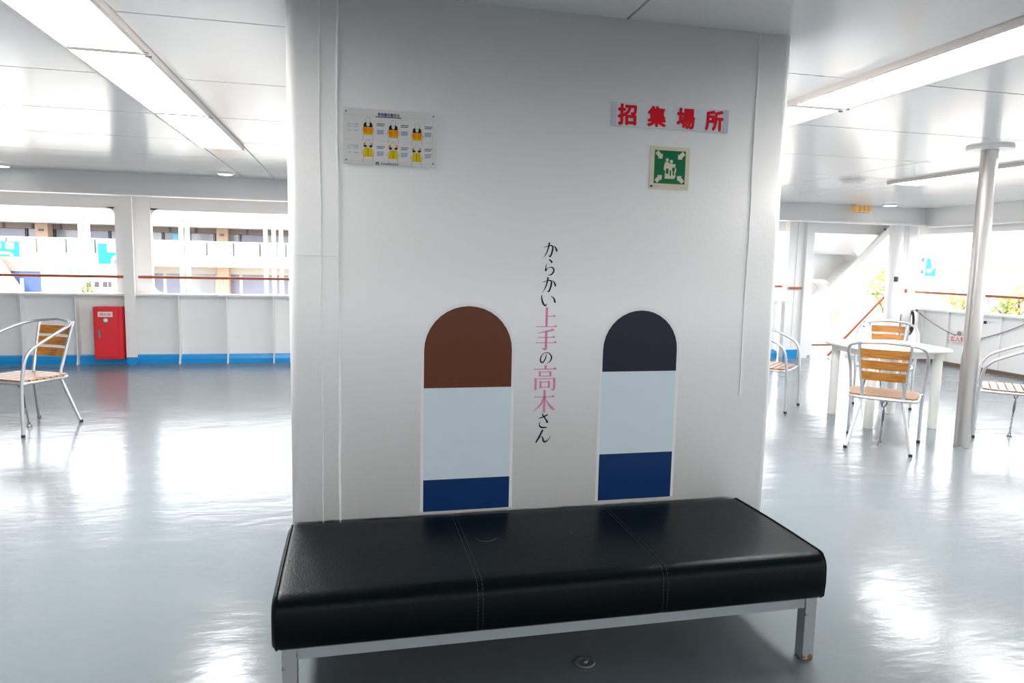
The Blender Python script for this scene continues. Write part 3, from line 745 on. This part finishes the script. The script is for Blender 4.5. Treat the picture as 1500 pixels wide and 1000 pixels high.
flat('notch', 'paper_white', [(-0.0028, -0.0045), (0.0028, -0.0045), (0.0014, 0.001), (0, 0.003), (-0.0014, 0.001)], YB-0.0004, lg)
for sx in (-1, 1):
    for sz in (-1, 1):
        o = MB().lathe([(0.0032, 0), (0.0032, 0.002), (0.0018, 0.003)], n=10).build('screw', 'galvanised', r); o.location = (sx*(bw-0.012), -0.006, sz*(bh-0.014)); o.rotation_euler.x = PI/2

# --- red muster sign
r = tag(empty('muster_sign', (1.257, W, 1.996)), 'long white sign with four large red Japanese characters', 'sign')
MB().box(-0.256, 0.256, -0.004, 0, -0.045, 0.045).build('board', 'sign_white', r)
for s in (-1, 1): MB().box(s*0.245-0.011, s*0.245+0.011, -0.005, -0.003, -0.046, 0.046).build('end_strip', 'sign_tape', r)
for i, c in enumerate('招集場所'):
    text_mesh(c, 'character', 'sign_red', -0.189+0.127*i, 0.0, 0.082, 0.083, -0.0052, r, bold=0.04)

# --- green muster station sign
r = tag(empty('assembly_point_sign', (1.262, W, 1.796)), 'square green assembly point sign with people and four arrows', 'sign')
MB().box(-0.0865, 0.0865, -0.003, 0, -0.085, 0.085).build('board', 'sign_cream', r)
YG = -0.0036
gy0 = -0.062
rect('green_field', 'sign_green', -0.068, 0.068, -0.062, 0.070, YG)
YG2 = YG-0.0005
for sx in (-1, 1):
    for sz in (-1, 1):
        c, s_ = -sx*0.7071, -sz*0.7071          # arrow direction towards the centre
        ox, oz = sx*0.047, 0.004+sz*0.046
        def A(u, v): return (ox+c*u-s_*v, oz+s_*u+c*v)
        flat('arrow', 'sign_cream', [A(*p_) for p_ in ((-0.018, -0.0085), (0.004, -0.0085), (0.004, -0.0145), (0.0185, 0), (0.004, 0.0145), (0.004, 0.0085), (-0.018, 0.0085))], YG2)
def ball(cx, cz, rad, m, y): flat('head', m, [(cx+rad*math.cos(2*PI*k/18), cz+rad*math.sin(2*PI*k/18)) for k in range(18)], y)
ball(-0.013, 0.0325, 0.0068, 'sign_cream', YG2); ball(0.0055, 0.027, 0.0068, 'sign_cream', YG2); ball(0.019, 0.012, 0.0062, 'sign_cream', YG2)
flat('figure_group', 'sign_cream', [(-0.021, 0.0245), (-0.008, 0.0245), (-0.004, 0.019), (0.012, 0.019), (0.015, 0.005), (0.024, 0.005), (0.028, -0.002), (0.0275, -0.014), (0.025, -0.018),
     (0.026, -0.034), (0.019, -0.042), (-0.021, -0.042), (-0.021, -0.008), (-0.027, -0.008), (-0.025, 0.012)], YG2)
for poly in ([(-0.017, -0.002), (-0.006, -0.002), (-0.006, -0.022), (-0.017, -0.022)], [(0.0, -0.008), (0.006, -0.008), (0.006, -0.030), (0.0, -0.030)],
             [(0.010, 0.003), (0.022, 0.003), (0.022, -0.006), (0.019, -0.012), (0.020, -0.028), (0.013, -0.028), (0.013, -0.012), (0.010, -0.008)]):
    flat('figure_gap', 'sign_green', poly, YG2-0.0005)
rect('maker_mark', 'ink_black', -0.082, -0.074, -0.0775, -0.070, YG2); rect('maker_line', 'ink_line', -0.072, -0.044, -0.0755, -0.072, YG2)
rect('maker_line', 'ink_line', 0.05, 0.072, -0.077, -0.0755, YG2)

# --- vertical lettering (brush strokes with changing width)
def ribbon(mb, pts, y=-0.001):
    d = crom([(p[0], p[1], p[2]) for p in pts], 7) if len(pts) > 2 else [Vector(p) for p in pts]
    L_, R_ = [], []
    for i in range(len(d)):
        a = d[max(i-1, 0)]; b = d[min(i+1, len(d)-1)]; t = Vector((b.x-a.x, b.y-a.y)); t = t.normalized() if t.length > 0 else Vector((1, 0)); n_ = Vector((-t.y, t.x))*max(d[i].z, 0.001)/2
        L_.append((d[i].x+n_.x, y, d[i].y+n_.y)); R_.append((d[i].x-n_.x, y, d[i].y-n_.y))
    n = len(d); mb.add(L_+R_, [(i, i+1, n+i+1, n+i) for i in range(n-1)])
def hor(x0, x1, y, w_=0.035, s=0.11):   # thin horizontal stroke with a triangular end
    return [('p', [(x0, y-w_/2), (x1, y-w_/2), (x1, y+w_/2), (x0, y+w_/2)]), ('p', [(x1-s*1.3, y+w_/2), (x1-s*0.45, y+s*0.75), (x1+0.01, y-w_/2)])]
def ver(x, y0, y1, w_=0.10): return [('p', [(x-w_/2, y0), (x+w_/2, y0+0.015), (x+w_/2, y1-0.01), (x-w_/2, y1+0.03)])]
G = {
 'か': [[(0.03, 0.68, 0.03), (0.3, 0.75, 0.05), (0.56, 0.80, 0.08), (0.68, 0.68, 0.12), (0.62, 0.35, 0.12), (0.50, 0.08, 0.10), (0.38, 0.14, 0.03)],
        [(0.42, 1.0, 0.13), (0.38, 0.75, 0.10), (0.25, 0.35, 0.08), (0.02, 0.0, 0.02)], [(0.74, 0.80, 0.03), (0.90, 0.64, 0.10), (0.99, 0.42, 0.13)]],
 'ら': [[(0.40, 1.0, 0.05), (0.58, 0.92, 0.11), (0.74, 0.80, 0.14)],
        [(0.20, 0.74, 0.03), (0.14, 0.5, 0.10), (0.12, 0.30, 0.11), (0.36, 0.46, 0.04), (0.70, 0.52, 0.07), (0.92, 0.34, 0.14), (0.74, 0.10, 0.10), (0.36, 0.0, 0.02)]],
 'い': [[(0.02, 0.95, 0.04), (0.04, 0.6, 0.10), (0.14, 0.22, 0.13), (0.30, 0.04, 0.11), (0.40, 0.22, 0.02)], [(0.66, 0.88, 0.03), (0.88, 0.66, 0.10), (0.98, 0.30, 0.14)]],
 'の': [[(0.54, 0.84, 0.05), (0.48, 0.5, 0.09), (0.30, 0.16, 0.10), (0.12, 0.14, 0.12), (0.05, 0.40, 0.11), (0.16, 0.74, 0.07), (0.46, 0.96, 0.05), (0.80, 0.88, 0.08), (0.98, 0.56, 0.12), (0.88, 0.22, 0.09), (0.58, 0.0, 0.02)]],
 'さ': [[(0.06, 0.68, 0.04), (0.45, 0.76, 0.09), (0.92, 0.92, 0.10)], [(0.40, 1.0, 0.10), (0.56, 0.78, 0.10), (0.92, 0.40, 0.12), (0.70, 0.46, 0.03)],
        [(0.22, 0.44, 0.03), (0.14, 0.22, 0.10), (0.36, 0.05, 0.12), (0.86, 0.04, 0.07)]],
 'ん': [[(0.46, 1.0, 0.11), (0.32, 0.65, 0.11), (0.03, 0.02, 0.09), (0.26, 0.38, 0.04), (0.44, 0.44, 0.06), (0.50, 0.20, 0.12), (0.62, 0.05, 0.12), (0.82, 0.20, 0.06), (1.0, 0.52, 0.02)]],
 '上': ver(0.50, 0.03, 1.0, 0.105)+hor(0.5, 0.92, 0.56)+hor(0.0, 1.0, 0.04),
 '手': [[(0.86, 0.97, 0.09), (0.5, 0.88, 0.06), (0.08, 0.80, 0.02)]]+hor(0.10, 0.92, 0.60)+hor(0.0, 1.0, 0.35)+ver(0.50, 0.06, 0.90, 0.105)+[[(0.53, 0.07, 0.07), (0.42, 0.04, 0.08), (0.30, 0.11, 0.02)]],
 '高': ver(0.52, 0.86, 1.0, 0.10)+hor(0.0, 1.0, 0.85)+ver(0.27, 0.55, 0.75, 0.085)+ver(0.74, 0.55, 0.75, 0.085)+hor(0.27, 0.74, 0.735, 0.03, 0)+hor(0.27, 0.74, 0.57, 0.03, 0)
       + ver(0.09, 0.0, 0.48, 0.095)+hor(0.09, 0.92, 0.465, 0.03, 0)+ver(0.92, 0.02, 0.48, 0.095)+[[(0.93, 0.03, 0.07), (0.86, 0.0, 0.06), (0.76, 0.05, 0.02)]]
       + ver(0.31, 0.08, 0.36, 0.085)+ver(0.69, 0.08, 0.36, 0.085)+hor(0.31, 0.69, 0.335, 0.03, 0)+hor(0.31, 0.69, 0.12, 0.03, 0),
 '木': hor(0.03, 0.97, 0.70)+ver(0.50, 0.0, 1.0, 0.105)+[[(0.48, 0.68, 0.06), (0.32, 0.36, 0.08), (0.0, 0.06, 0.015)], [(0.52, 0.68, 0.02), (0.70, 0.38, 0.08), (0.86, 0.20, 0.12), (1.0, 0.12, 0.03)]],
}
r = tag(empty('wall_lettering', (0.757, W, 1.07)), 'vertical line of black and pink Japanese brush lettering on the pillar', 'lettering')
KZ = 0.00278
for c, x0, x1, y0, y1 in (('か', 794, 814.5, 355, 376.5), ('ら', 796, 811.5, 379, 402), ('か', 793, 813.5, 404.5, 426.5), ('い', 792, 813.5, 429, 446), ('上', 785, 816.5, 448, 477),
                          ('手', 784.5, 816.5, 479, 510), ('の', 791.5, 809.5, 513, 530), ('高', 782.5, 817, 532.5, 569), ('木', 783, 816, 569, 602.5), ('さ', 790, 806.5, 604, 625.5), ('ん', 787, 810.5, 628, 647.5)):
    mb = MB()
    for st in G[c]:
        if isinstance(st, tuple): mb.add([(x, -0.001, z) for x, z in st[1]], [tuple(range(len(st[1])))])
        else: ribbon(mb, st)
    sx = (x1-x0)*0.00275; sz = (y1-y0)*KZ
    shift = 0.0065*((y0-355)/295.0)
    ox = (x0-800)*0.00275+0.0065+shift-0.009; oz = 1.483-(y1-355)*KZ-1.07
    mb.v = [(ox+v[0]*sx, v[1], oz+v[2]*sz) for v in mb.v]
    mb.build('character', 'letter_pink' if c in '上手高木' else 'letter_dark', r)

# --- the two die-cut wall stickers: plain colour-block stand-ins
def sticker(name, cx, z0, z1, hw, bands, label):
    r = tag(empty(name, (cx, W, z0)), label, 'sticker'); h = z1-z0
    def arch(hw_, top, bot, n=18):
        return [(hw_, bot)] + [(hw_*math.cos(PI*k/n), top-hw_+hw_*math.sin(PI*k/n)) for k in range(n+1)] + [(-hw_, bot)]
    flat('backing', 'vinyl_white', arch(hw+0.012, h+0.012, 0.0), -0.0008, r)
    top = h
    for m, za, zb in bands:      # from bottom up
        if zb >= h-hw:
            P = [(x, z) for x, z in arch(hw, h, za)]
        else: P = [(-hw, za), (hw, za), (hw, zb), (-hw, zb)]
        flat('colour_block', m, P, -0.0013, r)
sticker('wall_sticker', 0.443, 0.405, 1.228, 0.175, (('vinyl_navy', 0.0, 0.13), ('vinyl_pale', 0.13, 0.50), ('vinyl_brown', 0.50, 0.823)), 'arched wall sticker in plain brown, pale blue and navy blocks')
sticker('wall_sticker', 1.168, 0.410, 1.215, 0.165, (('vinyl_navy', 0.0, 0.20), ('vinyl_pale', 0.20, 0.55), ('vinyl_dark', 0.55, 0.805)), 'arched wall sticker in plain black, pale blue and navy blocks')

# ================================================================== EXTERIOR
q = MB().box(-120, 160, 10.6, 200, -4.0, -3.5).build('ground', 'quay'); tag(q, 'pale concrete quay beyond the ship', kind='structure')
sea = MB().box(-200, 200, -200, 10.6, -4.6, -4.2).build('sea', 'sea_water'); tag(sea, 'unseen grey green harbour water added round the ship', kind='structure')  # out of view, added to keep skylight from coming up through the openings
# terminal building behind the back bulwark
BY = 32.0
r = tag(empty('terminal_building', (-8.0, BY, -3.5)), 'pale ferry terminal building with brown columns and glass balustrade', 'building')
def bx(name, m, x0, x1, y0, y1, z0, z1, par=None): return MB().box(x0+8, x1+8, y0-BY, y1-BY, z0+3.5, z1+3.5).build(name, m, par or r)
BX0, BX1 = -24.0, 16.0
bx('wall', 'building_white', BX0, BX1, BY+1.6, BY+2, -3.5, 3.2)
bx('roof_wall', 'window_pale', BX0, -3.6, BY+1.2, BY+2, 3.2, 4.8)
bx('roof_slab', 'building_white', BX0, BX1, BY-0.8, BY+2, 2.86, 3.2)
bx('fascia', 'building_white', BX0, BX1, BY-0.3, BY+2, 2.62, 2.86)
bx('lintel', 'building_taupe', BX0, BX1, BY+1.2, BY+1.6, 2.40, 2.64)
bx('floor_slab', 'building_white', BX0, BX1, BY-0.4, BY+2, 0.95, 1.42)
bx('ground_lintel', 'building_cream', BX0, BX1, BY+1.0, BY+1.6, 0.62, 0.95)
x = BX0
k = 0
while x < BX1-1.0:
    wd = bx('upper_window', 'window_pale' if k % 3 else 'window_lilac', x+0.06, x+0.98, BY+1.5, BY+1.6, 1.45, 2.40); bx('mullion', 'frame_dark', x-0.02, x+0.02, BY+1.46, BY+1.56, 1.45, 2.40, None)
    bx('rib', 'frame_dark', x+0.3, x+0.38, BY+1.15, BY+1.2, 2.40, 2.64)
    bx('roof_window', 'window_lilac', x+0.08, x+0.95, BY+1.1, BY+1.2, 3.22, 3.45)
    bx('ground_window', 'window_lilac' if k % 4 else 'window_pale', x+0.06, x+0.96, BY+1.5, BY+1.6, -0.4, 0.62)
    bx('glass_panel', 'balustrade', x+0.02, x+1.02, BY-0.36, BY-0.33, 1.42, 1.98)
    x += 1.06; k += 1
bx('top_rail', 'building_white', BX0, BX1, BY-0.4, BY-0.3, 1.98, 2.03)
for cx in (-19.5, -12.52, -5.54, 1.5, 8.5):
    c = bx('column', 'brick_tan', cx-0.23, cx+0.23, BY+0.6, BY+1.1, -3.5, 2.72)
    bx('lamp', 'frame_dark', cx-0.08, cx+0.08, BY+0.52, BY+0.6, 2.3, 2.38); bx('lamp', 'frame_dark', cx-0.04, cx+0.04, BY+0.52, BY+0.6, 1.9, 2.06)
for a in (-10.72, -10.49, -6.99, -6.76, -3.68, -3.35, -3.05):
    bx('drain_pipe', 'building_white', a, a+0.15, BY-0.7, BY-0.5, -3.5, 2.9)
bx('poster', 'cyan_banner', -12.95, -12.2, BY+1.04, BY+1.1, 3.22, 3.52); bx('poster', 'cyan_banner', -7.8, -6.95, BY+1.04, BY+1.1, 3.25, 3.6)
bx('poster', 'pale_cyan', -7.72, -7.0, BY+1.40, BY+1.46, 1.5, 2.36); bx('poster', 'pale_cyan', -13.0, -12.8, BY+1.40, BY+1.46, 2.0, 2.36)
bx('annexe_wall', 'building_white', -12.0, -9.0, BY-1.0, BY-0.9, -3.5, 1.25)
bx('annexe_panel', 'far_wall', -6.4, -3.7, BY-0.44, BY-0.40, 0.95, 1.15)
for xx in (-11.5, -11.0, -10.7): bx('mark', 'pale_cyan', xx, xx+0.1, BY-1.04, BY-1.0, 0.5, 0.75)
for k, xx in enumerate((-10.4, -10.1, -9.8, -9.6)): bx('notice', 'frame_dark', xx, xx+0.16, BY-1.04, BY-1.0, 0.08, 0.30)
# direction boards
def board(cx, lab_, kind):
    r = tag(empty('direction_board', (cx, 30.0, -3.5)), lab_, 'sign board')
    MB().box(-0.45, 0.45, -0.03, 0.03, 4.52, 5.30).build('panel', 'cyan_banner', r)
    MB().tube([(0, 0.08, 0), (0, 0.08, 5.3)], 0.06, 8).build('post', 'building_white', r)
    if kind:
        pts = fillet([(-0.44, -0.045, 4.86), (0.22, -0.045, 4.86), (0.22, -0.045, 4.53)], 0.14, 6)
        MB().tube(pts, 0.05, 6).build('arrow', 'building_white', r)
        for x in (-0.28, 0.16): MB().prism(rrect(x-0.14, x+0.14, 5.02, 5.26, 0.05, 3), -0.05, -0.03, 'y').build('pictogram', 'building_white', r)
    else:
        MB().prism([(-0.12, 4.98), (0.35, 4.98), (0.35, 5.28), (-0.12, 5.28)], -0.05, -0.03, 'y').build('pictogram', 'building_white', r)
        pts = fillet([(0.05, -0.045, 4.53), (0.08, -0.045, 4.75), (0.4, -0.045, 4.88)], 0.15, 6); MB().tube(pts, 0.07, 6).build('arrow', 'building_white', r)
board(-12.75, 'bright blue direction board with two white pictograms and arrow before the terminal', True)
board(-9.15, 'bright blue direction board half behind the hull column', False)
# boarding bridge (white slanted panel with navy glazing)
r = tag(empty('boarding_bridge', (-12.0, 27.0, -3.5)), 'white slanted boarding bridge with navy windows beside the terminal', 'boarding bridge')
MB().prism([(-3.0, 4.9), (0.15, 4.9), (1.35, 2.9), (1.35, 0.0), (-3.0, 0.0)], 0.0, 0.15, 'y').build('side_panel', 'building_white', r)
MB().box(0.2, 1.35, 0.4, 0.5, 3.2, 4.25).build('glazing', 'navy_glass', r)
MB().box(0.0, 1.5, 0.35, 0.5, 4.25, 4.75).build('lintel', 'building_taupe', r)
MB().box(0.78, 0.85, 0.3, 0.5, 3.2, 4.0).build('mullion', 'building_white', r)

# foliage
def tree(name, x, y, z0, ztop, rad, m, label, cat='tree', n=700, seed=1):
    rg = random.Random(seed)
    r = tag(empty(name, (x, y, z0)), label, cat); h = ztop-z0
    tr = MB().tube([(0, 0, 0), (0.05*rad, 0, h*0.4), (0, 0.04*rad, h*0.7)], [0.08*rad, 0.06*rad, 0.03*rad], 8)
    for k in range(5):
        a = k*1.3; tr.tube([(0, 0, h*0.35+0.06*h*k), (rad*0.55*math.cos(a), rad*0.55*math.sin(a), h*0.55+0.08*h*k)], [0.035*rad, 0.012*rad], 6)
    tr.build('trunk', 'bark', r)
    lf = MB(); blobs = [(rg.uniform(-0.6, 0.6)*rad, rg.uniform(-0.6, 0.6)*rad, h-rad*rg.uniform(0.35, 1.5), rad*rg.uniform(0.3, 0.5)) for _ in range(9)]
    for k in range(n):
        b = rg.choice(blobs); u = Vector((rg.gauss(0, 1), rg.gauss(0, 1), rg.gauss(0, 1))).normalized()*b[3]*rg.uniform(0.5, 1.0)
        c = Vector(b[:3])+u; s = rad*rg.uniform(0.05, 0.10)
        a = Vector((rg.gauss(0, 1), rg.gauss(0, 1), rg.gauss(0, 1))).normalized(); t2 = a.orthogonal().normalized()
        lf.add([c-a*s, c+t2*s*0.55, c+a*s, c-t2*s*0.55], [(0, 1, 2, 3)])
    tag(lf.build('foliage', m, r), kind='stuff')
tree('shrub', -10.15, 30.3, -1.0, 0.45, 0.55, 'leaf', 'small green shrub before the terminal beside the hull column', 'shrub', 400, 3)
tree('tree', 32.55, 37.4, -3.5, 1.55, 1.35, 'leaf', 'green leafy tree on the quay seen beside the round corner post', 'tree', 900, 5)
tree('tree', 41.2, 40.0, -3.5, 0.55, 1.5, 'leaf_gold', 'golden leafed tree before the warehouse beside the steel pole', 'tree', 700, 8)
tree('shrub', 44.9, 40.0, -3.5, 0.1, 1.4, 'leaf', 'low green tree before the warehouse beyond the steel pole', 'tree', 600, 11)
tree('tree', 48.2, 42.0, -3.5, 0.95, 1.6, 'leaf_gold', 'golden tree at the far end of the warehouse wall', 'tree', 600, 13)
# warehouse
r = tag(empty('warehouse', (42, 62, -3.5)), 'long pale warehouse with wide white roof across the quay', 'building')
MB().box(-26, 60, 0, 12, 0, 5.4).build('wall', 'far_wall', r)
MB().prism([(-0.8, 5.4), (12, 13.0), (12, 5.4)], -27, 60, 'x').build('roof', 'roof_metal', r)
for k in range(14): MB().box(-25+6*k, -22.5+6*k, -0.06, 0, 0.2, 4.0).build('shutter', 'building_cream', r)
MB().box(-26, 60, -0.3, 0.0, 2.6, 2.9).build('canopy', 'building_white', r)
# low quay house seen through the gangway
r = tag(empty('quay_house', (30.6, 40.0, -3.5)), 'low cream quay house with small dark window seen through the gangway', 'building')
MB().box(-0.6, 5.6, 0, 4, 0, 2.9).build('wall', 'building_cream', r)
MB().box(-0.8, 5.8, -0.3, 4.3, 2.9, 3.1).build('roof', 'building_white', r)
MB().box(0.1, 0.75, -0.04, 0.0, 1.2, 2.2).build('window', 'building_taupe', r)
MB().box(2.2, 3.3, -0.05, 0.0, 0.0, 2.2).build('door', 'building_white', r)
for k in range(3): MB().box(2.6, 2.75, -0.09, -0.05, 1.1+0.3*k, 1.25+0.3*k).build('notice', 'frame_dark', r)
# blue harbour sign and lamp post
r = tag(empty('harbour_sign', (37.7, 40.0, -3.5)), 'blue and white harbour sign board before the warehouse', 'sign board')
MB().box(-0.75, 0.95, 0, 0.08, 4.55, 5.85).build('board', 'building_white', r)
MB().prism([(0.1, 4.6), (0.92, 4.6), (0.92, 5.2), (0.55, 5.2), (0.45, 5.8), (0.15, 5.75)], -0.03, 0.0, 'y').build('emblem', 'cyan_banner', r)
MB().prism([(0.12, 5.0), (0.9, 5.25), (0.6, 4.95), (0.35, 4.75)], -0.06, -0.03, 'y').build('emblem_bird', 'building_white', r)
for z in (5.55, 4.75):
    for k in range(2): MB().box(-0.7+0.36*k, -0.42+0.36*k, -0.03, 0, z, z+0.26).build('glyph', 'navy_glass', r)
for x in (-0.6, 0.8): MB().tube([(x, 0.1, 0), (x, 0.1, 5.8)], 0.05, 8).build('post', 'building_white', r)
r = tag(empty('lamp_post', (39.75, 40.0, -3.5)), 'tall white lamp post with small blue flag on the quay', 'lamp post')
MB().tube([(0, 0, 0), (0, 0, 7.6)], 0.05, 8).build('pole', 'building_white', r)
MB().box(-0.03, 1.2, -0.03, 0.03, 6.9, 6.98).build('arm', 'pale_cyan', r); MB().box(-0.05, 0.05, -0.05, 0.05, 7.0, 7.6).build('head', 'pale_cyan', r)
MB().box(-0.5, 0.5, -0.05, 0.05, 4.5, 4.9).build('panel', 'window_lilac', r)
